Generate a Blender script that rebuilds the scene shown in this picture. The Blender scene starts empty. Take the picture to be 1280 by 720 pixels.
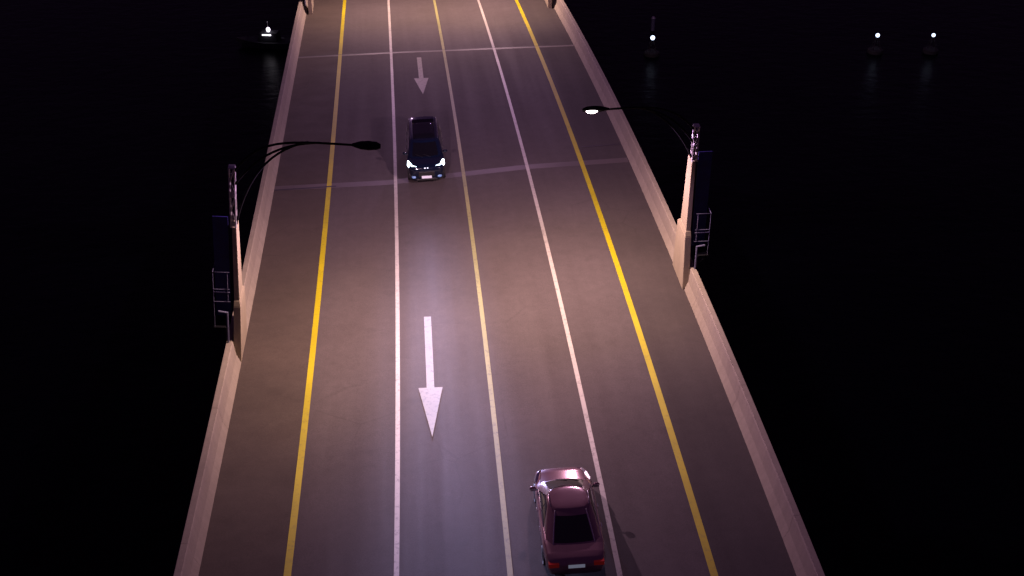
import bpy, bmesh, math, random
from mathutils import Vector, Matrix
random.seed(3)
C = bpy.context.scene.collection
sc = bpy.context.scene

# ------------------------------------------------------------------ camera
cam_d = bpy.data.cameras.new('camera')
cam = bpy.data.objects.new('camera', cam_d); C.objects.link(cam)
cam_d.sensor_width = 36.0
cam_d.lens = 36.0 * 1500.34 / 1280.0
cam_d.clip_end = 3000
r_ = Vector((0.99915009, -0.04087901, -0.00529124))
u_ = Vector((0.02629959, 0.53337005, 0.84547308))
f_ = Vector((0.03173992, 0.84489366, -0.53399183))
cam.matrix_world = Matrix(((r_.x, u_.x, -f_.x, -1.3647), (r_.y, u_.y, -f_.y, 0.0),
                           (r_.z, u_.z, -f_.z, 27.7694), (0, 0, 0, 1)))
sc.camera = cam

# ------------------------------------------------------------------ night sky and exposure
w = bpy.data.worlds.new('World'); sc.world = w; w.use_nodes = True
bg = w.node_tree.nodes['Background']
bg.inputs[0].default_value = (0.72, 0.30, 1.0, 1); bg.inputs[1].default_value = 0.045
sc.view_settings.view_transform = 'Standard'
sc.view_settings.look = 'None'
sc.view_settings.exposure = 0
sc.view_settings.gamma = 1
LAMP_POWER = 7300.0
HEADLIGHT_POWER = 470000.0

# ------------------------------------------------------------------ road geometry: s along, o across, h above the deck
def zr(s):
    a = max(min(s, 105.0), -30.0)
    z = -1.6259e-4 * a * a - 2.7872e-6 * a ** 3
    if s > 105:
        sl = -3.2518e-4 * a - 8.3616e-6 * a * a
        z += sl * 35 * (1 - math.exp(-(s - 105) / 35))
    return z
def xr(s):
    a = min(s, 105.0)
    x = -6.7244e-4 * a * a + 2.3378e-6 * a ** 3
    if s > 105: x += (-1.34488e-3 * a + 7.0134e-6 * a * a) * (s - 105)
    return x
def R(s, o, h=0.0):
    return Vector((o + xr(s), s, zr(s) + (0.018 + 6.08e-6 * s) * o + h))
def heading(s):
    return math.atan2(-(xr(s + .5) - xr(s - .5)), 1.0)

# ------------------------------------------------------------------ helpers
def new_obj(name, data, parent=None):
    o = bpy.data.objects.new(name, data); C.objects.link(o)
    if parent is not None: o.parent = parent
    return o
def mesh_obj(name, bm, mat, parent=None, smooth=False, bevel=0):
    bmesh.ops.recalc_face_normals(bm, faces=bm.faces)
    me = bpy.data.meshes.new(name); bm.to_mesh(me); bm.free()
    if mat: me.materials.append(mat)
    if smooth:
        for p in me.polygons: p.use_smooth = True
    o = new_obj(name, me, parent)
    if bevel:
        m = o.modifiers.new('bevel', 'BEVEL'); m.width = bevel; m.segments = 2; m.limit_method = 'ANGLE'
    return o
def thing(name, label, cat, loc=(0, 0, 0), rotz=0, group=None):
    o = bpy.data.objects.new(name, None); C.objects.link(o)
    o.empty_display_size = .3
    o.location = loc; o.rotation_euler = (0, 0, rotz)
    tag(o, label, cat, group); return o
def tag(o, label=None, cat=None, group=None, kind=None):
    if label: o['label'] = label
    if cat: o['category'] = cat
    if group: o['group'] = group
    if kind: o['kind'] = kind
    return o
def box(bm, x0, x1, y0, y1, z0, z1):
    v = [bm.verts.new(p) for p in ((x0,y0,z0),(x1,y0,z0),(x1,y1,z0),(x0,y1,z0),(x0,y0,z1),(x1,y0,z1),(x1,y1,z1),(x0,y1,z1))]
    for f in ((0,3,2,1),(4,5,6,7),(0,1,5,4),(1,2,6,5),(2,3,7,6),(3,0,4,7)): bm.faces.new([v[i] for i in f])
    return v
def prism(bm, lo, hi):
    """loft between two 4+ point rings"""
    a = [bm.verts.new(p) for p in lo]; b = [bm.verts.new(p) for p in hi]; n = len(a)
    for i in range(n): bm.faces.new((a[i], a[(i+1)%n], b[(i+1)%n], b[i]))
    bm.faces.new(a[::-1]); bm.faces.new(b)
def tube(bm, pts, rad, n=8):
    pts = [Vector(p) for p in pts]; rings = []
    for i, p in enumerate(pts):
        t = (pts[min(i+1, len(pts)-1)] - pts[max(i-1, 0)]).normalized()
        a = t.cross(Vector((0, 1, 0.13))).normalized(); b = t.cross(a)
        r = rad[i] if isinstance(rad, (list, tuple)) else rad
        rings.append([bm.verts.new(p + (a*math.cos(2*math.pi*k/n) + b*math.sin(2*math.pi*k/n))*r) for k in range(n)])
    for i in range(len(rings)-1):
        for k in range(n): bm.faces.new((rings[i][k], rings[i][(k+1)%n], rings[i+1][(k+1)%n], rings[i+1][k]))
    bm.faces.new(rings[0][::-1]); bm.faces.new(rings[-1])
def ellipsoid(bm, c, rx, ry, rz, n=14, m=8, zmin=-1.0, zmax=1.0):
    t0, t1 = math.asin(zmin), math.asin(zmax); rings = []
    for j in range(m+1):
        t = t0 + (t1-t0)*j/m
        rings.append([bm.verts.new((c[0]+rx*math.cos(t)*math.cos(2*math.pi*k/n), c[1]+ry*math.cos(t)*math.sin(2*math.pi*k/n), c[2]+rz*math.sin(t))) for k in range(n)])
    for j in range(m):
        for k in range(n): bm.faces.new((rings[j][k], rings[j][(k+1)%n], rings[j+1][(k+1)%n], rings[j+1][k]))
    bm.faces.new(rings[0][::-1]); bm.faces.new(rings[-1])
    bmesh.ops.remove_doubles(bm, verts=bm.verts, dist=1e-5)

# ------------------------------------------------------------------ materials
def mat(name, col, rough=.6, metal=0, spec=.5, emit=None, estr=0, coat=0):
    m = bpy.data.materials.new(name); m.use_nodes = True
    b = m.node_tree.nodes['Principled BSDF']
    b.inputs['Base Color'].default_value = (*col, 1); b.inputs['Roughness'].default_value = rough
    b.inputs['Metallic'].default_value = metal; b.inputs['Specular IOR Level'].default_value = spec
    b.inputs['Coat Weight'].default_value = coat; b.inputs['Coat Roughness'].default_value = .06
    if emit: b.inputs['Emission Color'].default_value = (*emit, 1); b.inputs['Emission Strength'].default_value = estr
    return m
def N(m, t, **kw):
    n = m.node_tree.nodes.new(t)
    for k, v in kw.items(): setattr(n, k, v)
    return n
def coords(m, scale=(1, 1, 1)):
    g = N(m, 'ShaderNodeNewGeometry'); mp = N(m, 'ShaderNodeMapping'); mp.inputs['Scale'].default_value = scale
    m.node_tree.links.new(g.outputs['Position'], mp.inputs['Vector']); return mp.outputs['Vector']
def noise(m, vec, scale, detail=4, rough=.6):
    n = N(m, 'ShaderNodeTexNoise'); n.inputs['Scale'].default_value = scale
    n.inputs['Detail'].default_value = detail; n.inputs['Roughness'].default_value = rough
    m.node_tree.links.new(vec, n.inputs['Vector']); return n.outputs['Fac']
def ramp(m, fac, stops):
    r = N(m, 'ShaderNodeValToRGB'); cr = r.color_ramp
    while len(cr.elements) < len(stops): cr.elements.new(.5)
    for e, (p, c) in zip(cr.elements, stops): e.position = p; e.color = (*c, 1) if len(c) == 3 else c
    m.node_tree.links.new(fac, r.inputs['Fac']); return r.outputs['Color']
def mixc(m, fac, a, b, mode='MIX'):
    n = N(m, 'ShaderNodeMix', data_type='RGBA', blend_type=mode)
    L = m.node_tree.links
    for s, i in ((fac, 0), (a, 6), (b, 7)):
        if hasattr(s, 'is_linked'): L.new(s, n.inputs[i])
        elif isinstance(s, (int, float)): n.inputs[i].default_value = s
        else: n.inputs[i].default_value = (*s, 1)
    return n.outputs[2]
def bump(m, h, strength=.2, dist=.01):
    b = N(m, 'ShaderNodeBump'); b.inputs['Strength'].default_value = strength; b.inputs['Distance'].default_value = dist
    m.node_tree.links.new(h, b.inputs['Height'])
    m.node_tree.links.new(b.outputs['Normal'], m.node_tree.nodes['Principled BSDF'].inputs['Normal'])
def setc(m, c, inp='Base Color'):
    m.node_tree.links.new(c, m.node_tree.nodes['Principled BSDF'].inputs[inp])

def asphalt(name, lo, hi, uvscale=(1.1, .035, 1)):
    """worn asphalt: long wheel-track streaks, patches, fine grain"""
    m = mat(name, lo, .8, spec=.3)
    uv = N(m, 'ShaderNodeUVMap'); uv.uv_map = 'road'
    mp = N(m, 'ShaderNodeMapping'); mp.inputs['Scale'].default_value = uvscale
    m.node_tree.links.new(uv.outputs[0], mp.inputs[0])
    streak = noise(m, mp.outputs[0], 1.0, 5, .55)
    v = coords(m)
    patch = noise(m, v, .22, 3, .5); grain = noise(m, v, 24, 4, .7); mid = noise(m, v, 2.3, 5, .65)
    a = ramp(m, streak, [(.12, lo), (.88, hi)])
    a = mixc(m, .6, a, ramp(m, patch, [(.3, lo), (.7, hi)]))
    a = mixc(m, .35, a, ramp(m, mid, [(.3, (.78,.78,.78)), (.7, (1.2,1.2,1.2))]), 'MULTIPLY')
    a = mixc(m, .6, a, ramp(m, grain, [(.3, (.7,.7,.7)), (.7, (1.3,1.3,1.3))]), 'MULTIPLY')
    # sparse hairline cracks and small stains
    vo = N(m, 'ShaderNodeTexVoronoi'); vo.feature = 'DISTANCE_TO_EDGE'; vo.inputs['Scale'].default_value = .28
    wv = mixc(m, .12, v, N(m, 'ShaderNodeTexNoise').outputs['Color'], 'ADD'); m.node_tree.links.new(wv, vo.inputs['Vector'])
    ck = ramp(m, vo.outputs['Distance'], [(0, (.8,.8,.8)), (.012, (1,1,1))])
    msk = ramp(m, noise(m, v, .11, 2), [(.52, (0,0,0)), (.62, (.7,.7,.7))])
    a = mixc(m, msk, a, mixc(m, 1.0, a, ck, 'MULTIPLY'))
    st = ramp(m, noise(m, v, 1.1, 2, .4), [(.27, (.72,.72,.72)), (.34, (1,1,1))]); a = mixc(m, .25, a, st, 'MULTIPLY')
    setc(m, a); bump(m, grain, .35, .006)
    setc(m, ramp(m, streak, [(.3, (.88,.88,.88)), (.7, (.76,.76,.76))]), 'Roughness')
    return m
M_road = asphalt('asphalt', (.068, .055, .058), (.092, .076, .081))
M_rsh = asphalt('shoulder_asphalt', (.044, .036, .038), (.068, .056, .056))
def shoulder_mat():
    m = asphalt('shoulder_concrete', (.054, .042, .038), (.078, .060, .052), (.5, .9, 1)); return m
M_should = shoulder_mat()
def paint_mat(name, col, wear=.5, under=(.07, .058, .06)):
    m = mat(name, col, .55); v = coords(m)
    n = noise(m, v, 5.5, 6, .75); big = noise(m, v, .35, 3, .5)
    f = ramp(m, n, [(.30, (wear,)*3), (.48, (0, 0, 0))])
    c = mixc(m, f, ramp(m, big, [(.3, tuple(k*.72 for k in col)), (.7, col)]), under)
    setc(m, c); return m
M_white = paint_mat('white_line_paint', (.50, .46, .44), .7)
M_arrow = paint_mat('arrow_paint', (.27, .245, .215), .85)
M_yel = paint_mat('yellow_line_paint', (.54, .46, .006), .35)
M_pale = paint_mat('faded_yellow_line_paint', (.33, .32, .13), .7)
M_joint = paint_mat('joint_steel', (.15, .13, .125), .6)
def concrete(name, col):
    m = mat(name, col, .85, spec=.25); v = coords(m)
    st = noise(m, coords(m, (2.2, 2.2, .35)), 1.2, 5, .6); g = noise(m, v, 14, 5, .7); big = noise(m, v, .3, 3)
    c = ramp(m, st, [(.3, tuple(k*.86 for k in col)), (.66, col)])
    c = mixc(m, .5, c, ramp(m, big, [(.3, (.82,.8,.8)), (.7, (1.1,1.1,1.1))]), 'MULTIPLY')
    c = mixc(m, .5, c, ramp(m, g, [(.3, (.8,.8,.8)), (.7, (1.15,1.15,1.15))]), 'MULTIPLY')
    setc(m, c); bump(m, g, .3, .01); return m
M_conc = concrete('parapet_concrete', (.29, .25, .20))
M_deck = concrete('deck_concrete', (.22, .20, .19))
M_mast = concrete('cream_mast_paint', (.33, .28, .20))
M_galv = mat('galvanised_steel', (.42, .40, .43), .45, .7)
_n = noise(M_galv, coords(M_galv), 9, 4); setc(M_galv, ramp(M_galv, _n, [(.3, (.32,.30,.33)), (.7, (.5,.48,.52))]))
M_darkmetal = mat('black_lamp_metal', (.004, .004, .006), .8, 0, .12)
M_rail = mat('pale_rail_paint', (.10, .10, .16), .5, .1)
M_navy = mat('navy_mesh_panel', (.012, .010, .11), .6)
_n = noise(M_navy, coords(M_navy), 3, 4); setc(M_navy, ramp(M_navy, _n, [(.3, (.008,.006,.07)), (.7, (.014,.010,.13))]))
M_lens = mat('lamp_lens', (.9, .85, .8), .2, emit=(1, .80, .84), estr=14)
M_head = mat('headlamp_lens', (.9, .95, 1), .1, emit=(.70, .85, 1), estr=14)
M_emblem_hl = mat('emblem_highlight', (.9, .95, 1), .1, emit=(.75, .85, 1), estr=1.2)  # no lamp: glow paints the highlights on the emblem
M_fog = mat('fog_lamp_lens', (.2, .4, .7), .15, emit=(.10, .32, .75), estr=.05)
M_boatlight = mat('deck_light', (1, 1, 1), .2, emit=(.95, .86, 1), estr=5)
M_buoylight = mat('lantern_light', (1, 1, 1), .2, emit=(.62, .74, 1), estr=3)
M_dimlight = mat('dim_lantern_light', (1, 1, 1), .2, emit=(.3, .35, 1), estr=.10)

def water_mat():
    m = mat('dark_water', (.0012, .0014, .0045), .3, spec=.03); v = coords(m, (1, 1.6, 1))
    a = noise(m, v, .45, 6, .6); bump(m, a, .35, .3); return m
M_water = water_mat()
M_seabed = mat('riverbed_mud', (.03, .025, .02), .9)

# ------------------------------------------------------------------ setting
bm = bmesh.new(); n = 60; g = [[bm.verts.new((-1500+3000*i/n, -1200+3000*j/n, -22)) for i in range(n+1)] for j in range(n+1)]
for j in range(n):
    for i in range(n): bm.faces.new((g[j][i], g[j][i+1], g[j+1][i+1], g[j+1][i]))
tag(mesh_obj('water', bm, M_water), kind='structure')

S0, S1 = -40, 220
def strip(name, o0, o1, h, m, parent=None, s0=S0, s1=S1, ds=1.0, no=1, smooth=True):
    bm = bmesh.new(); uvl = bm.loops.layers.uv.new('road'); k = max(1, int(round((s1-s0)/ds))); rows = []
    for i in range(k+1):
        s = s0 + (s1-s0)*i/k
        rows.append([(bm.verts.new(R(s, o0+(o1-o0)*j/no, h)), (o0+(o1-o0)*j/no, s)) for j in range(no+1)])
    for i in range(k):
        for j in range(no):
            q = (rows[i][j], rows[i][j+1], rows[i+1][j+1], rows[i+1][j])
            f = bm.faces.new([a[0] for a in q])
            for l, a in zip(f.loops, q): l[uvl].uv = a[1]
    me = bpy.data.meshes.new(name); bm.to_mesh(me); bm.free(); me.materials.append(m)
    if smooth:
        for p in me.polygons: p.use_smooth = True
    return new_obj(name, me, parent)
road = tag(strip('road', -7.07, 6.39, 0, M_road, no=8), kind='structure')
tag(strip('left_shoulder', -9.95, -7.07, 0, M_should, no=3), kind='structure')
tag(strip('right_shoulder', 6.39, 9.0, 0, M_rsh, no=3), kind='structure')
tag(strip('lane_line', -7.07-.12, -7.07+.12, .006, M_yel, road), 'solid yellow edge line on the left')
tag(strip('lane_line', -3.60-.085, -3.60+.085, .006, M_white, road), 'solid white lane line left of the centre line')
tag(strip('lane_line', -.09, .09, .006, M_pale, road), 'faded yellow centre line')
tag(strip('lane_line', 3.44-.085, 3.44+.085, .006, M_white, road), 'solid white lane line right of the centre line')
tag(strip('lane_line', 6.39-.12, 6.39+.12, .006, M_yel, road), 'solid yellow edge line on the right')

def arrow(s_tail, s_neck, s_tip, oc, name='lane_arrow', label=None):
    bm = bmesh.new(); uvl = bm.loops.layers.uv.new('road')
    def quad(pts):
        v = [bm.verts.new(R(s, o, .008)) for s, o in pts]; f = bm.faces.new(v)
    k = 6
    for i in range(k):
        a = s_tail+(s_neck-s_tail)*i/k; b = s_tail+(s_neck-s_tail)*(i+1)/k
        quad([(a, oc-.15), (a, oc+.15), (b, oc+.15), (b, oc-.15)])
    for i in range(6):
        a = s_neck+(s_tip-s_neck)*i/6; b = s_neck+(s_tip-s_neck)*(i+1)/6
        wa, wb = .47*(1-i/6), .47*(1-(i+1)/6)
        if i < 5: quad([(a, oc-wa), (a, oc+wa), (b, oc+wb), (b, oc-wb)])
        else: quad([(a, oc-wa), (a, oc+wa), (b, oc)])
    o = mesh_obj(name, bm, M_arrow, road); tag(o, label)
arrow(42.7, 37.5, 34.4, -2.33, label='larger white arrow in front of the dark car, pointing towards the camera')
arrow(76.9, 72.5, 69.4, -1.74, label='smaller white arrow behind the dark car, pointing towards the camera')

def joint(pts, w0, h, m, label):
    """a band across the deck through (s, o) points; width w0"""
    bm = bmesh.new(); prev = None
    out = []
    for (sa, oa), (sb, ob) in zip(pts, pts[1:]):
        for i in range(12): out.append((sa+(sb-sa)*i/12, oa+(ob-oa)*i/12))
    out.append(pts[-1])
    for s, o in out:
        cur = (bm.verts.new(R(s-w0/2, o, h)), bm.verts.new(R(s+w0/2, o, h)))
        if prev: bm.faces.new((prev[0], cur[0], cur[1], prev[1]))
        prev = cur
    o = mesh_obj('expansion_joint', bm, m, road); tag(o, label)
joint([(77.9, -9.9), (78.2, -3), (78.3, 8.9)], .30, .004, M_joint, 'pale steel expansion joint beyond the far arrow')
M_seam = paint_mat('rubber_seal', (.03, .022, .028), .3)
joint([(78.1, -9.9), (78.38, -3), (78.5, 8.9)], .08, .0095, M_seam, 'thin dark seal in the far expansion joint')
M_band = paint_mat('pale_joint_band', (.100, .080, .080), .6)  # joint band whose paler colour also carries the light falloff on the deck
joint([(56.1, -9.9), (56.3, -4), (57.6, 3.4), (58.0, 8.9)], .6, .004, M_band, 'pale joint band, light falloff in its colour, across the deck by the dark car')
joint([(55.9, -9.9), (56.1, -6.7)], .14, .0095, M_seam, 'dark joint seal across the left shoulder')
joint([(60.0, 6.7), (60.2, 8.9)], .14, .0095, M_seam, 'dark joint seal across the right shoulder')

# bridge deck slab, girder and piers
def sweep(name, prof, m, s0, s1, ds=1.5, parent=None):
    bm = bmesh.new(); k = max(1, int((s1-s0)/ds)); prev = None
    for i in range(k+1):
        s = s0+(s1-s0)*i/k; ring = [bm.verts.new(R(s, o, h)) for o, h in prof]
        if prev:
            for j in range(len(prof)): bm.faces.new((prev[j], prev[(j+1) % len(prof)], ring[(j+1) % len(prof)], ring[j]))
        else: bm.faces.new(ring[::-1])
        prev = ring
    bm.faces.new(prev); return mesh_obj(name, bm, m, parent)
br = thing('bridge', 'long concrete bridge deck carrying the lit road over dark water', 'bridge', (0, 0, 0))
sweep('deck_slab', [(-10.34, -.02), (-10.34, -.55), (-7.5, -.9), (6.6, -.9), (9.34, -.55), (9.34, -.02)], M_deck, S0, S1, parent=br)
sweep('box_girder', [(-6.2, -.91), (-4.9, -3.0), (4.0, -3.0), (5.3, -.91)], M_deck, S0, S1, parent=br)
for s in (-12, 34, 80, 126, 172):
    bm = bmesh.new(); c = R(s, -.45, -3.02); z1 = c.z
    prism(bm, [(c.x-6, s-1.3, z1-2.2), (c.x+6, s-1.3, z1-2.2), (c.x+6, s+1.3, z1-2.2), (c.x-6, s+1.3, z1-2.2)],
              [(c.x-6.6, s-1.4, z1-.5), (c.x+6.6, s-1.4, z1-.5), (c.x+6.6, s+1.4, z1-.5), (c.x-6.6, s+1.4, z1-.5)])
    for dx in (-4, 4):
        tube(bm, [(c.x+dx, s, -25), (c.x+dx, s, z1-2.25)], 1.1, 20)
    mesh_obj('pier', bm, M_deck, br)

for side, base, mid, top, out, lab in ((-1, -9.91, -10.06, -10.13, -10.40, 'pale concrete parapet along the left edge of the bridge, beside the lit shoulder'),
                               (1, 8.94, 9.10, 9.16, 9.42, 'pale concrete parapet along the right edge of the bridge, brightest at its lamp mast')):
    par = thing('concrete_parapet', lab, 'parapet', R(0, base))
    par_inv = Matrix.Translation(R(0, base)).inverted()
    edges = [S0] + [35.4-64.2+7.1333*k for k in range(0, 36)]
    edges = sorted(e for e in edges if S0 <= e < S1) + [S1]
    for a, b in zip(edges, edges[1:]):
        if b - a < 1: continue
        o = sweep('parapet_segment', [(base, .003), (mid, .38), (top, .98), (top+side*.03, 1.03), (out-side*.03, 1.03), (out, .98), (out, -.3), (top, -.3)], M_conc, a+.005, b-.005, 1.0)
        o.data.transform(par_inv); o.parent = par

# ------------------------------------------------------------------ lamp masts
def lamp_light(power, inward):
    ld = bpy.data.lights.new('street_light', 'SPOT'); ld.energy = power; ld.spot_size = math.radians(168); ld.spot_blend = .12
    ld.shadow_soft_size = .12; ld.use_nodes = True
    nt = ld.node_tree; em = nt.nodes['Emission']
    tc = nt.nodes.new('ShaderNodeTexCoord'); sp = nt.nodes.new('ShaderNodeSeparateXYZ')
    nt.links.new(tc.outputs['Normal'], sp.inputs[0])
    ab = nt.nodes.new('ShaderNodeMath'); ab.operation = 'ABSOLUTE'; nt.links.new(sp.outputs['Z'], ab.inputs[0])
    dt = nt.nodes.new('ShaderNodeVectorMath'); dt.operation = 'DOT_PRODUCT'; dt.inputs[1].default_value = (inward*.32, math.sin(.55), -math.cos(.5))   # optics throw the light along the road
    nt.links.new(tc.outputs['Normal'], dt.inputs[0])
    mx = nt.nodes.new('ShaderNodeMath'); mx.operation = 'MAXIMUM'; mx.inputs[1].default_value = .05; nt.links.new(dt.outputs['Value'], mx.inputs[0])
    pw = nt.nodes.new('ShaderNodeMath'); pw.operation = 'POWER'; pw.inputs[1].default_value = .18; nt.links.new(mx.outputs[0], pw.inputs[0])
    cr = nt.nodes.new('ShaderNodeValToRGB'); e = cr.color_ramp.elements       # lamp colour shifts with angle, as phosphor lamps do
    e[0].position = .15; e[0].color = (.84, .46, .95, 1); e[1].position = .85; e[1].color = (1, .64, .53, 1)
    k = cr.color_ramp.elements.new(.45); k.color = (.94, .57, .74, 1)
    nt.links.new(ab.outputs[0], cr.inputs[0]); nt.links.new(cr.outputs[0], em.inputs['Color'])
    nt.links.new(pw.outputs[0], em.inputs['Strength'])
    return ld
LIGHT = {1: lamp_light(LAMP_POWER, -1), -1: lamp_light(LAMP_POWER, 1)}

def bez(p0, p1, p2, p3, n=14):
    p0, p1, p2, p3 = map(Vector, (p0, p1, p2, p3))
    return [p0*(1-t)**3 + p1*3*t*(1-t)**2 + p2*3*t*t*(1-t) + p3*t**3 for t in [i/n for i in range(n+1)]]

def make_mast(sd, HX, HZ, roll, zt, dp):
    """local frame: +X outward from the road, +Y away along the bridge, Z up; origin on the deck at the kerb"""
    t = thing('lamp_mast', 'x', 'lamp mast')
    bm = bmesh.new()      # tapering slab pedestal
    prism(bm, [(-.03, 0, 0), (.27, 0, 0), (.27, 2.15, 0), (-.03, 2.15, 0)], [(-.03, .28, 2.50), (.25, .28, 2.50), (.25, 1.85, 2.50), (-.03, 1.85, 2.50)])
    prism(bm, [(-.03, .28, 2.502), (.25, .28, 2.502), (.25, 1.85, 2.502), (-.03, 1.85, 2.502)], [(.0, .34, 2.75), (.23, .34, 2.75), (.23, 1.5, 2.75), (.0, 1.5, 2.75)])
    mesh_obj('pedestal', bm, M_mast, t, bevel=.02)
    bm = bmesh.new()
    prism(bm, [(.01, .36, 2.75), (.22, .36, 2.75), (.22, 1.45, 2.75), (.01, 1.45, 2.75)], [(.05, .48, 5.95), (.22, .48, 5.95), (.22, 1.2, 5.95), (.05, 1.2, 5.95)])
    mesh_obj('shaft', bm, M_mast, t, bevel=.015)
    bm = bmesh.new()
    x0, x1, y0, y1, z0, z1 = .07, .27, .5, .8, 5.96, zt
    for x in (x0, x1):
        for y in (y0, y1): tube(bm, [(x, y, z0), (x, y, z1)], .024, 6)
    k = 4
    for i in range(k):
        a, b = z0+(z1-z0)*i/k, z0+(z1-z0)*(i+1)/k
        for (pa, pb) in (((x0, y0), (x1, y0)), ((x1, y0), (x1, y1)), ((x0, y1), (x1, y1)), ((x0, y0), (x0, y1))):
            if i % 2: pa, pb = pb, pa
            tube(bm, [(*pa, a), (*pb, b)], .03, 6)
    box(bm, x0-.02, x1+.02, y0-.02, y1+.02, z1, z1+.04)
    for q in (0, 2): box(bm, x0, x1, y0-.012, y0+.004, z0+.05+(z1-z0)*q/k*1.0, z0+.28+(z1-z0)*q/k)
    mesh_obj('lattice_top', bm, M_galv, t)
    ym = 1.0
    for p0, c1, c2, p3 in (((.07, .65, zt-.15), (-.8, .6, HZ+.25), (-1.7, .5, HZ+.3), (HX, ym, HZ)),
                           ((.07, .65, zt-.7), (-.6, .6, zt+.3), (-1.4, .5, HZ+.15), (HX*.72, .88, HZ+.09)),
                           ((.07, .65, 6.05), (-.35, .6, zt-.4), (-1.2, .5, HZ-.1), (HX*.62, .82, HZ+.13))):
        bm = bmesh.new(); tube(bm, bez(p0, c1, c2, p3), .045, 8); mesh_obj('arm', bm, M_darkmetal, t, smooth=True)
    # lamp head: shell tapering to the tip with a drop lens under it
    bm = bmesh.new()
    prof = [(.02, .05, .05), (-.12, .10, .08), (-.3, .17, .11), (-.6, .20, .13), (-.9, .17, .11), (-1.05, .09, .06)]
    rings = []
    for x, wy, h in prof:
        rings.append([bm.verts.new((x, wy*1.15*math.cos(a), h*1.25*max(math.sin(a), -.35))) for a in [2*math.pi*i/14 for i in range(14)]])
    for i in range(len(rings)-1):
        for k2 in range(14): bm.faces.new((rings[i][k2], rings[i][(k2+1) % 14], rings[i+1][(k2+1) % 14], rings[i+1][k2]))
    bm.faces.new(rings[0][::-1]); bm.faces.new(rings[-1])
    h = mesh_obj('lamp_head', bm, M_darkmetal, t, smooth=True); h.location = (HX, ym, HZ); h.rotation_euler = (math.radians(roll), 0, 0)
    bm = bmesh.new(); ellipsoid(bm, (-.68, 0, -.045), .24, .13, .10, zmax=.2)
    mesh_obj('lens', bm, M_lens, h, smooth=True)
    l = bpy.data.objects.new('street_light', LIGHT[sd]); C.objects.link(l); l.parent = t; l.location = (HX-.7, ym, HZ-.24)
    # outboard service platform with rails
    pf = bmesh.new(); box(pf, .56, 1.02, .05, 1.7, 1.60, 1.66)
    for yy in (.15, 1.6):
        tube(pf, [(.58, yy, 1.2), (0.97, yy, 1.58)], .03, 6); box(pf, .54, .60, yy-.04, yy+.04, .6, 1.6)
    p = mesh_obj('service_platform', pf, M_darkmetal, t)
    for z in (4.2+dp, 3.42+dp, 3.28+dp, 2.85+dp):
        bm = bmesh.new(); tube(bm, [(.34, .1, z), (0.97, .1, z), (0.97, 1.65, z)] if z > 4.1+dp else [(.34, .1, z), (0.97, .1, z)], (.016 if abs(z-3.28-dp) > .01 else .024), 6)
        mesh_obj('rail', bm, M_rail, p)
    for x, y, z0, z1 in ((.42, .1, 2.9+dp, 4.2+dp), (0.97, .1, 1.66, 4.2+dp), (0.97, 1.65, 1.66, 4.2+dp)):
        bm = bmesh.new(); tube(bm, [(x, y, z0), (x, y, z1)], .014, 6); mesh_obj('rail_post', bm, M_rail, p)
    bm = bmesh.new(); tube(bm, [(.46, .0, .7), (.46, .0, 2.42+dp*.5), (.80, .0, 2.46+dp*.5)], .045, 8); mesh_obj('cable_conduit', bm, M_rail, p)
    bm = bmesh.new(); box(bm, .42, 1.0, .9, .94, 1.67, 6.2); mesh_obj('back_panel', bm, M_navy, t)
    return t

def copy_tree(o, parent=None):
    c = o.copy(); C.objects.link(c); c.parent = parent
    for ch in list(o.children): copy_tree(ch, c)
    return c
def mirror_x(root):
    """mirror all meshes of a copied mast so that its arm points the other way"""
    done = {}
    def rec(o):
        for ch in o.children:
            if ch.type == 'MESH':
                if ch.data not in done:
                    me = ch.data.copy(); me.transform(Matrix.Diagonal((-1, 1, 1, 1))); me.flip_normals(); done[ch.data] = me
                ch.data = done[ch.data]
            ch.location.x *= -1; rec(ch)
    rec(root)
G = 'lamp masts at the parapets'
mR = make_mast(1, -3.45, 8.25, -38, 7.50, -.5)
mL = make_mast(-1, -4.25, 9.42, 12, 8.45, 0); mirror_x(mL)
mR2 = copy_tree(mR); mL2 = copy_tree(mL)
for m, s, o, lab, lean in ((mR, 44.05, 8.88, 'cream lamp mast on the right parapet with its bright lamp lens showing', 0),
                     (mL, 39.8, -9.93, 'cream lamp mast on the left parapet, its dark arm crossing the yellow line', 5.5),
                     (mR2, 88.4, 8.50, 'far right lamp mast, only its pale base showing at the top edge', 0),
                     (mL2, 89.3, -9.45, 'far left lamp mast, only its pale base showing at the top edge', 0)):
    m.location = R(s, o); m.rotation_euler = (0, math.radians(lean), heading(s)); m['label'] = lab; m['group'] = G

# ------------------------------------------------------------------ cars
def car_paint(name, col, metal=.5, rough=.28):
    m = mat(name, col, rough, metal, coat=1)
    n = noise(m, coords(m), 1.7, 3); setc(m, ramp(m, n, [(.3, tuple(c*.88 for c in col)), (.7, col)])); return m
M_glass = mat('dark_window_glass', (.004, .004, .006), .05, spec=.6)
M_tyre = mat('tyre_rubber', (.014, .014, .014), .8)
M_rim = mat('alloy_rim', (.45, .45, .47), .3, .9)
M_trim = mat('black_trim', (.012, .012, .013), .5)
M_chrome = mat('chrome_trim', (.75, .75, .78), .12, 1)
M_plate = mat('number_plate', (.75, .78, .85), .4, emit=(.7, .8, 1), estr=.12)
M_tail = mat('tail_lamp_red', (.35, .01, .01), .2, emit=(1, .05, .04), estr=.03)

def lerp(a, b, t): return a+(b-a)*t
def interp(tab, x):
    for (x0, *v0), (x1, *v1) in zip(tab, tab[1:]):
        if x0 <= x <= x1 or x1 <= x <= x0:
            t = (x-x0)/(x1-x0); t = t*t*(3-2*t)*.5+t*.5
            return [lerp(a, b, t) for a, b in zip(v0, v1)]
    return list(tab[-1][1:])

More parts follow.
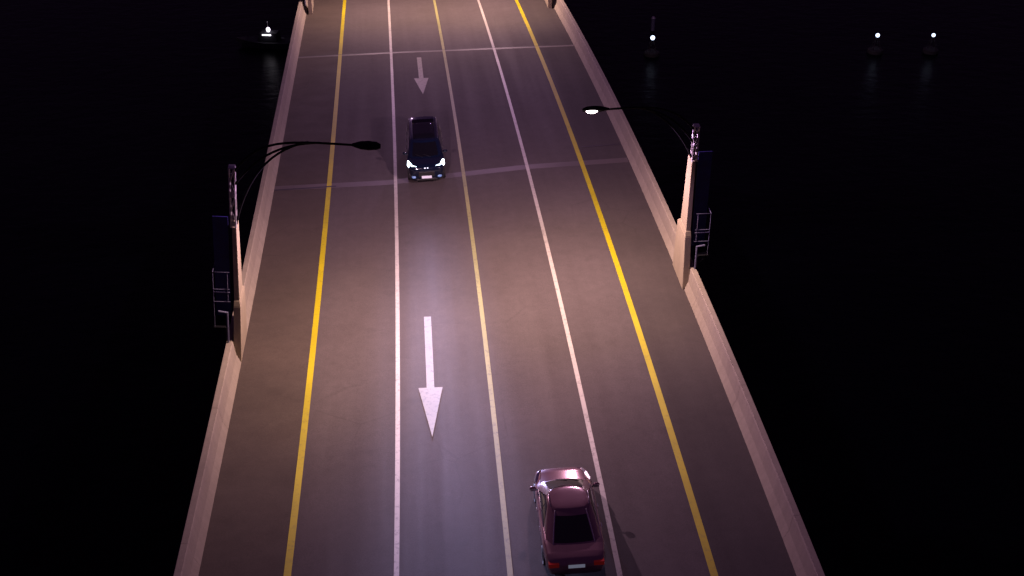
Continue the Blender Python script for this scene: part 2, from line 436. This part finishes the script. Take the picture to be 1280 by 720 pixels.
def beam_light():
    """low beam: sharp cut-off at the horizon, intensity rising towards it"""
    ld = bpy.data.lights.new('headlamp_beam', 'SPOT'); ld.energy = HEADLIGHT_POWER; ld.spot_size = math.radians(50); ld.spot_blend = .5
    ld.color = (.52, .52, 1.0); ld.shadow_soft_size = .06; ld.use_nodes = True
    nt = ld.node_tree; em = nt.nodes['Emission']; L = nt.links
    def M(op, a, b=None):
        n = nt.nodes.new('ShaderNodeMath'); n.operation = op
        for i, v in ((0, a), (1, b)):
            if v is None: continue
            if isinstance(v, (int, float)): n.inputs[i].default_value = v
            else: L.new(v, n.inputs[i])
        return n.outputs[0]
    tc = nt.nodes.new('ShaderNodeTexCoord'); sp = nt.nodes.new('ShaderNodeSeparateXYZ'); L.new(tc.outputs['Normal'], sp.inputs[0])
    z = M('MAXIMUM', M('ABSOLUTE', sp.outputs['Z']), .05)
    a = M('DIVIDE', M('MULTIPLY', sp.outputs['Y'], -1.0), z)          # tangent of the angle below the horizon
    cut = M('MINIMUM', M('MAXIMUM', M('MULTIPLY', M('SUBTRACT', a, .006), 80), 0), 1)
    v = M('MINIMUM', M('POWER', M('DIVIDE', .045, M('MAXIMUM', a, .004)), 5.3), 1)
    x = M('DIVIDE', sp.outputs['X'], z)
    lat = M('EXPONENT', M('MULTIPLY', M('POWER', M('ABSOLUTE', M('DIVIDE', x, M('ADD', M('MULTIPLY', a, 1.1), .045))), 2), -1))
    L.new(M('MULTIPLY', M('MULTIPLY', v, cut), lat), em.inputs['Strength'])
    return ld
BEAM = beam_light()

def make_car(name, label, L, W, H, paint, lights_on, tall):
    t = thing(name, label, 'car')
    hl, hw = L/2, W/2
    belt = 1.16 if tall else .90
    hood = 1.15 if tall else .86
    cf = hl-.95 if not tall else hl-.98       # where the windscreen starts (front is +Y)
    cb = -hl+(.30 if tall else .62)           # where the cabin ends
    # stations: y, half width, bottom, shoulder z, centre top z
    tab = [(hl, .70*hw, .32, hood-.30, hood-.26), (hl-.06, .80*hw, .26, hood-.20, hood-.16), (hl-.22, .91*hw, .22, hood-.14, hood-.08), (hl-.6, .97*hw, .20, hood-.13, hood-.05),
           (hl-1.0, hw, .20, hood-.06, hood), (cf-.1, hw, .20, belt-.03, belt+.02), (0, hw, .20, belt, belt+.03), (-hl+.9, hw, .20, belt+.03, belt+.05),
           (-hl+.35, .95*hw, .24, belt, belt+.02), (-hl+.10, .88*hw, .28, belt-.08, belt-.04), (-hl, .80*hw, .34, belt-.22, belt-.2)]
    ys = sorted({hl-.0, hl-.03, hl-.06, hl-.13, hl-.22, hl-.38, hl-.6, hl-.8} | {hl-1.0-i*(L-1.4)/14 for i in range(15)} | {-hl+.35, -hl+.2, -hl+.10, -hl+.04, -hl}, reverse=True)
    bm = bmesh.new(); rings = []
    for y in ys:
        w_, zb, zs, zt = interp(tab, y)
        half = [(0, zb), (.7*w_, zb), (.93*w_, zb+.04), (.985*w_, zb+.16), (w_, lerp(zb, zs, .55)), (.992*w_, zs-.14), (.962*w_, zs-.045), (.90*w_, zs-.004), (.74*w_, lerp(zs, zt, .45)+.008), (.4*w_, lerp(zs, zt, .85)), (0, zt)]
        ring = [bm.verts.new((x, y, z)) for x, z in half] + [bm.verts.new((-x, y, z)) for x, z in half[-2:0:-1]]
        rings.append(ring)
    nn = len(rings[0])
    for a, b in zip(rings, rings[1:]):
        for k in range(nn): bm.faces.new((a[k], a[(k+1) % nn], b[(k+1) % nn], b[k]))
    bm.faces.new(rings[0]); bm.faces.new(rings[-1][::-1])
    body = mesh_obj('body', bm, paint, t, smooth=True)
    # wheel arches cut for real
    wr = .35 if tall else .33
    wy = (hl-.88, -hl+.92)
    bm = bmesh.new()
    for y in wy:
        for sx in (-1, 1):
            bmesh.ops.create_cone(bm, cap_ends=True, segments=28, radius1=wr+.055, radius2=wr+.055, depth=.62,
                                  matrix=Matrix.Translation((sx*(hw-.02), y, wr-.01)) @ Matrix.Rotation(math.pi/2, 4, 'Y'))
    cut = mesh_obj('arch_cutter', bm, M_trim)
    mod = body.modifiers.new('arches', 'BOOLEAN'); mod.operation = 'DIFFERENCE'; mod.object = cut; mod.solver = 'EXACT'
    bpy.context.view_layer.update()
    dg = bpy.context.evaluated_depsgraph_get()
    me = bpy.data.meshes.new_from_object(body.evaluated_get(dg)); body.modifiers.clear(); body.data = me
    bpy.data.objects.remove(cut, do_unlink=True)
    for p in body.data.polygons: p.use_smooth = True
    # cabin: rounded loft from belt to roof
    rf_f, rf_b = (cf-.82, cb+.30) if tall else (cf-1.05, cb+1.15)
    cw0, cw1 = (hw*.92, hw*.79) if tall else (hw*.90, hw*.70)
    zb0 = belt-.02
    def cab(level, side, u, off=0.0):
        """side 0 front, 1 right, 2 back, 3 left; u in -1..1 along it; level 0 belt..1 roof"""
        e = 1-(1-level)**1.35
        wdt = lerp(cw0, cw1, level**1.2); yf = lerp(cf, rf_f, e*.55+level*.45); yb = lerp(cb, rf_b, level)
        wdt += off; yf += off; yb -= off
        z = lerp(zb0, H-.05, level)
        r = .24
        if side in (0, 2):
            x = u*(wdt-r*.75); bulge = .14*(1-u*u)
            return Vector((x, yf-.02+bulge*.9 if side == 0 else yb-bulge*.45, z))
        ym, hh = (yf+yb)/2, (yf-yb)/2-r
        return Vector(((1 if side == 1 else -1)*(wdt-.02*u*u), ym+u*hh, z))
    def outline(level, off=0.0):
        pts = [cab(level, 0, u, off) for u in (-1, -.6, -.2, .2, .6, 1)]
        pts += [cab(level, 1, u, off) for u in (1, .7, .35, 0, -.35, -.7, -1)]
        pts += [cab(level, 2, u, off) for u in (1, .6, .2, -.2, -.6, -1)]
        pts += [cab(level, 3, u, off) for u in (-1, -.7, -.35, 0, .35, .7, 1)]
        return pts
    bm = bmesh.new(); prev = None
    for lv in [0, .15, .3, .5, .7, .85, .95, 1.0]:
        ring = [bm.verts.new(p) for p in outline(lv)]
        if prev:
            for k in range(len(ring)): bm.faces.new((prev[k], prev[(k+1) % len(ring)], ring[(k+1) % len(ring)], ring[k]))
        prev = ring
    ctr = Vector((0, (rf_f+rf_b)/2, H-.05))
    for q, dz in ((.96, .022), (.88, .036), (.7, .046), (.45, .05), (.2, .052)):
        ring = [bm.verts.new(ctr + (v-ctr)*q + Vector((0, 0, dz))) for v in outline(1.0)]
        for k in range(len(ring)): bm.faces.new((prev[k], prev[(k+1) % len(ring)], ring[(k+1) % len(ring)], ring[k]))
        prev = ring
    bm.faces.new(prev)
    mesh_obj('cabin', bm, paint, t, smooth=True)
    def glass(nm, side, u0, u1, l0=.08, l1=.90, nu=8):
        bm = bmesh.new(); g = []
        for j in range(6):
            lv = lerp(l0, l1, j/5); g.append([bm.verts.new(cab(lv, side, lerp(u0, u1, i/nu), .012)) for i in range(nu+1)])
        for j in range(5):
            for i in range(nu): bm.faces.new((g[j][i], g[j][i+1], g[j+1][i+1], g[j+1][i]))
        return mesh_obj(nm, bm, M_glass, t, smooth=True)
    glass('windscreen', 0, -.93, .93); glass('rear_window', 2, -.88, .88, .15, .85)
    for sd in (1, 3):
        glass('side_window', sd, .12, .95, .10, .86); glass('side_window', sd, -.48, .06, .10, .88)
        if tall: glass('side_window', sd, -.95, -.54, .12, .86)
        bm = bmesh.new(); a = [cab(.04, sd, u, .016) for u in (-1, -.5, 0, .5, 1)]
        for p, q in zip(a, a[1:]):
            bm.faces.new([bm.verts.new(v) for v in (p, q, q+Vector((0, 0, .028)), p+Vector((0, 0, .028)))])
        bmesh.ops.remove_doubles(bm, verts=bm.verts, dist=1e-4)
        o = mesh_obj('window_trim', bm, M_trim if tall else M_chrome, t); md = o.modifiers.new('s', 'SOLIDIFY'); md.thickness = .008
    if not tall:
        for sx in (-1, 1):
            bm = bmesh.new(); tube(bm, [cab(lv, 2, sx*.93, .014) for lv in (.1, .3, .5, .7, .9, .98)], .014, 6); mesh_obj('window_trim', bm, M_chrome, t, smooth=True)
    # sunroof
    if tall:
        bm = bmesh.new(); y1, y0 = rf_f-.2, rf_b+.5; sw = cw1*.74
        g = [[bm.verts.new((lerp(-sw, sw, i/4), lerp(y0, y1, j/4), H+.020-.006*(abs(i-2)/2)**2-.006*(abs(j-2)/2)**2)) for i in range(5)] for j in range(5)]
        for j in range(4):
            for i in range(4): bm.faces.new((g[j][i], g[j][i+1], g[j+1][i+1], g[j+1][i]))
        o = mesh_obj('sunroof', bm, M_glass, t, smooth=True); md = o.modifiers.new('s', 'SOLIDIFY'); md.thickness = .03
    for sx in (-1, 1):
        bm = bmesh.new(); tube(bm, [(sx*cw1*.90, rf_f-.15, H-.01), (sx*cw1*.92, rf_f-.3, H+.035), (sx*cw1*.92, rf_b+.3, H+.035), (sx*cw1*.90, rf_b+.12, H-.01)], .018, 6)
        mesh_obj('roof_rail', bm, M_chrome, t, smooth=True)
        # mirror
        bm = bmesh.new(); ellipsoid(bm, (0, 0, 0), .12, .07, .08)
        mr = mesh_obj('mirror', bm, paint, t, smooth=True); mr.location = (sx*(hw+.07), cf-.42, belt+.08)
        bm = bmesh.new(); tube(bm, [(-sx*.16, .0, -.07), (-sx*.03, 0, -.03)], .025, 6); mesh_obj('mirror_stalk', bm, M_trim, mr)
        bm = bmesh.new(); box(bm, -.09, .09, -.078, -.070, -.05, .05); mesh_obj('mirror_glass', bm, M_chrome, mr)
        # headlamp, wrapping back along the wing
        bm = bmesh.new()
        def P(y, fr, dz):
            w_, zb, zs, zt = interp(tab, y); return Vector((sx*w_*fr, y, dz+zs))
        lo = [P(hl-.10, .62, -.10), P(hl-.16, .88, -.10), P(hl-.34, .98, -.11), P(hl-.58, 1.0, -.10)]
        hi = [P(hl-.12, .60, .015), P(hl-.20, .80, .02), P(hl-.40, .90, .03), P(hl-.80, .955, .0)]
        lo = [p+Vector((sx*.012, .022, .0)) for p in lo]; hi = [p+Vector((sx*.010, .012, .022)) for p in hi]
        a = [bm.verts.new(p) for p in lo]; b = [bm.verts.new(p) for p in hi]
        c2 = [bm.verts.new(p-Vector((sx*.10, .10, .05))) for p in hi]; d2 = [bm.verts.new(p-Vector((sx*.10, .10, 0))) for p in lo]
        for i in range(3):
            bm.faces.new((a[i], a[i+1], b[i+1], b[i])); bm.faces.new((b[i], b[i+1], c2[i+1], c2[i])); bm.faces.new((d2[i], d2[i+1], a[i+1], a[i]))
        bm.faces.new((a[0], b[0], c2[0], d2[0])); bm.faces.new((a[3], d2[3], c2[3], b[3]))
        mesh_obj('headlight', bm, M_head if lights_on else M_chrome, t)
        # fog lamp
        bm = bmesh.new(); ellipsoid(bm, (sx*hw*.66, hl-.04, .46), .13, .06, .09); mesh_obj('fog_lamp', bm, M_fog if lights_on else M_chrome, t, smooth=True)
        # tail lamp
        bm = bmesh.new(); w_, zb, zs, zt = interp(tab, -hl+.1)
        box(bm, min(sx*w_*.62, sx*w_*1.0), max(sx*w_*.62, sx*w_*1.0), -hl-.012, -hl+.22, zs-.18, zs-.03); mesh_obj('tail_lamp', bm, M_tail, t, bevel=.02)
        # door handles and door seams
        for y in (.22, -.72):
            bm = bmesh.new(); box(bm, sx*(hw+.012)-.012, sx*(hw+.012)+.012, y-.1, y+.1, belt-.16, belt-.13); mesh_obj('door_handle', bm, M_chrome, t, bevel=.005)
        for y in (.78, -.12, -.98):
            bm = bmesh.new(); box(bm, sx*(hw+.001)-.003, sx*(hw+.001)+.003, y-.006, y+.006, .38, belt-.18); mesh_obj('door_seam', bm, M_trim, t)
    # grille, plate, emblem, lower intake
    bm = bmesh.new(); box(bm, -.42, .42, hl-.09, hl+.012, .45, .74 if tall else .60); gr = mesh_obj('grille', bm, M_trim, t, bevel=.02)
    for k in range(3):
        bm = bmesh.new(); box(bm, -.40, .40, hl+.010, hl+.020, .475+.04*k, .487+.04*k); mesh_obj('grille_bar', bm, M_chrome if not lights_on else M_trim, gr)
    bm = bmesh.new(); box(bm, -.55, .55, hl-.12, hl+.005, .24, .36); mesh_obj('lower_intake', bm, M_trim, t, bevel=.02)
    bm = bmesh.new(); box(bm, -.26, .26, hl+.020, hl+.032, .38, .52); mesh_obj('number_plate', bm, M_plate, t)
    for x in (-.07, .07):
        bm = bmesh.new(); ellipsoid(bm, (x, hl-.03, hood-.22), .045, .03, .03); mesh_obj('emblem', bm, M_emblem_hl if lights_on else M_chrome, t, smooth=True)  # with lights on, the emblem's highlights are painted as glow
    bm = bmesh.new(); box(bm, -.26, .26, -hl-.02, -hl+.0, .60, .72); mesh_obj('rear_plate', bm, M_plate if not lights_on else M_trim, t)
    # bonnet seams
    for sx in (-1, 1):
        bm = bmesh.new(); pts = []
        for y in (hl-.3, hl-.5, hl-.7, cf-.0):
            w_, zb, zs, zt = interp(tab, y); pts.append((sx*w_*.78, y, lerp(zs, zt, .38)+.010))
        tube(bm, pts, .006, 4); mesh_obj('bonnet_seam', bm, M_trim, t)
    for sx in (-.35, .2):
        bm = bmesh.new(); a = cab(.06, 0, sx, .03); b = cab(.22, 0, sx+.5, .03); tube(bm, [a, b], .010, 4); mesh_obj('wiper', bm, M_trim, t)
    for y in wy:
        for sx in (-1, 1):
            bm = bmesh.new(); n = 28; rings = []
            for (x, r) in ((-.11, wr-.05), (-.11, wr-.015), (-.08, wr), (.08, wr), (.11, wr-.015), (.11, wr-.09), (.08, wr-.11)):
                rings.append([bm.verts.new((x*sx, r*math.cos(2*math.pi*k/n), r*math.sin(2*math.pi*k/n))) for k in range(n)])
            for a, b in zip(rings, rings[1:]):
                for k in range(n): bm.faces.new((a[k], a[(k+1) % n], b[(k+1) % n], b[k]))
            bm.faces.new(rings[0])
            wl = mesh_obj('wheel', bm, M_tyre, t, smooth=True); wl.location = (sx*(hw-.115), y, wr)
            bm = bmesh.new(); box(bm, min(sx*.06, sx*.07), max(sx*.06, sx*.07), -.05, .05, -.05, .05)
            for k in range(5):
                a = 2*math.pi*k/5; d = Vector((0, math.cos(a), math.sin(a))); e = Vector((0, -math.sin(a), math.cos(a)))*.035
                ring = [Vector((sx*.075, 0, 0))+e*1.3, Vector((sx*.075, 0, 0))-e*1.3, Vector((sx*.095, 0, 0))+d*(wr-.10)-e, Vector((sx*.095, 0, 0))+d*(wr-.10)+e]
                ring2 = [p-Vector((sx*.025, 0, 0)) for p in ring]; prism(bm, ring, ring2)
            mesh_obj('rim', bm, M_rim, wl)
    if lights_on:
        for sx in (-1, 1):
            l = bpy.data.objects.new('headlamp_beam', BEAM); C.objects.link(l); l.parent = t; l.location = (sx*hw*.70, hl+.05, .88)
            l.rotation_euler = (math.radians(90), 0, 0)
    return t
def pitch(s): return math.atan(zr(s+.5)-zr(s-.5))
P_navy = car_paint('dark_blue_car_paint', (.002, .006, .020), .05, .12)
P_mar = car_paint('dark_maroon_car_paint', (.23, .12, .145), .35, .2)
c1 = make_car('oncoming_car', 'dark blue car with both headlights on, driving down the lane between the two white arrows', 5.75, 1.98, 1.80, P_navy, True, True)
s = 55.8+2.87; c1.location = R(s, -1.95, .012); c1.rotation_euler = (-pitch(s), .018, math.pi+heading(s))
c2 = make_car('receding_car', 'dark maroon car driving away, cut by the bottom edge of the picture', 4.75, 1.98, 1.50, P_mar, False, False)
s = 31.55-2.37; c2.location = R(s, 2.05, .012); c2.rotation_euler = (pitch(s), -.018, heading(s))

# ------------------------------------------------------------------ lights out on the water
M_hull = mat('boat_hull_paint', (.02, .02, .025), .8); M_buoy = mat('buoy_steel', (.02, .02, .02), .8, .0)
b = thing('moored_boat', 'small boat with bright white deck lights on the black water, left of the bridge', 'boat', (-24.5, 131.9, -22), math.radians(80))
bm = bmesh.new(); rings = []
for y, w_, z0 in ((-3, .85, .0), (-2, 1.0, -.15), (0, 1.1, -.2), (1.8, .8, -.1), (2.8, .3, .2), (3.3, .03, .5)):
    rings.append([bm.verts.new(p) for p in ((-w_, y, .75+.05*max(y, 0)), (-w_*.75, y, z0), (w_*.75, y, z0), (w_, y, .75+.05*max(y, 0)))])
for a, c in zip(rings, rings[1:]):
    for k in range(4): bm.faces.new((a[k], a[(k+1) % 4], c[(k+1) % 4], c[k]))
bm.faces.new(rings[0]); bm.faces.new(rings[-1]); mesh_obj('hull', bm, M_hull, b)
bm = bmesh.new(); prism(bm, [(-.7, -1.8, .8), (.7, -1.8, .8), (.7, .6, .8), (-.7, .6, .8)], [(-.6, -1.7, 1.75), (.6, -1.7, 1.75), (.6, .3, 1.75), (-.6, .3, 1.75)]); mesh_obj('cabin', bm, M_hull, b, bevel=.04)
bm = bmesh.new(); tube(bm, [(0, -.6, 1.75), (0, -.6, 2.9)], .04, 6); mst = mesh_obj('mast', bm, M_galv, b)
bm = bmesh.new(); ellipsoid(bm, (0, -.6, 2.0), .22, .22, .26); mesh_obj('masthead_light', bm, M_boatlight, mst, smooth=True)
bm = bmesh.new(); tube(bm, [(-.75, -1.1, 1.62), (-.75, -.1, 1.62)], .06, 6); mesh_obj('deck_light', bm, M_boatlight, b)
bm = bmesh.new(); tube(bm, [(.78, -1.5, 1.5), (.78, .1, 1.5)], .05, 6); mesh_obj('deck_light', bm, M_boatlight, b)
ld = bpy.data.lights.new('boat_lamp', 'POINT'); ld.energy = 6; ld.color = (.95, .88, 1); ld.shadow_soft_size = .2
l = bpy.data.objects.new('boat_lamp', ld); C.objects.link(l); l.parent = b; l.location = (0, -.6, 3.0)

def buoy(loc, label, lm, power, size=.3):
    t = thing('marker_buoy', label, 'buoy', loc, 0, 'lit marker buoys on the black water')
    bm = bmesh.new(); tube(bm, [(0, 0, -.5), (0, 0, .35), (0, 0, .45)], [.85, .85, .7], 16); mesh_obj('float', bm, M_buoy, t, smooth=False)
    bm = bmesh.new()
    for k in range(4):
        a = math.pi/4+k*math.pi/2; tube(bm, [(.6*math.cos(a), .6*math.sin(a), .45), (.14*math.cos(a), .14*math.sin(a), 1.75)], .035, 6)
    for z, r in ((.9, .47), (1.35, .3)):
        tube(bm, [(r*math.cos(k*math.pi/8), r*math.sin(k*math.pi/8), z) for k in range(17)], .02, 5)
    mesh_obj('cage', bm, M_buoy, t)
    bm = bmesh.new(); ellipsoid(bm, (0, 0, 2.0), size, size, size); mesh_obj('lantern', bm, lm, t, smooth=True)
    if power > 50:
        ld = bpy.data.lights.new('lantern_glow', 'POINT'); ld.energy = power; ld.color = (.75, .82, 1); ld.shadow_soft_size = .3
        l = bpy.data.objects.new('lantern_glow', ld); C.objects.link(l); l.parent = t; l.location = (0, 0, 2.0)
buoy((19.21, 126.8, -22), 'small buoy with a white lantern, nearest to the right side of the bridge', M_buoylight, 3, .25)
buoy((44.28, 126.2, -22), 'small buoy with a bluish white lantern, middle of the three right of the bridge', M_buoylight, 2, .22)
buoy((50.47, 125.9, -22), 'small buoy with a white lantern, rightmost light on the black water', M_buoylight, 2, .20)
t = thing('mooring_post', 'dim grey post standing in the water just beyond the buoy nearest the bridge', 'post', (20.4, 134.5, -22))
bm = bmesh.new(); tube(bm, [(0, 0, -3), (0, 0, 1.5)], .22, 12); mesh_obj('pile', bm, M_rail, t)
bm = bmesh.new(); tube(bm, [(0, 0, 1.5), (0, 0, 1.7)], [.27, .1], 12); mesh_obj('cap', bm, M_galv, t)
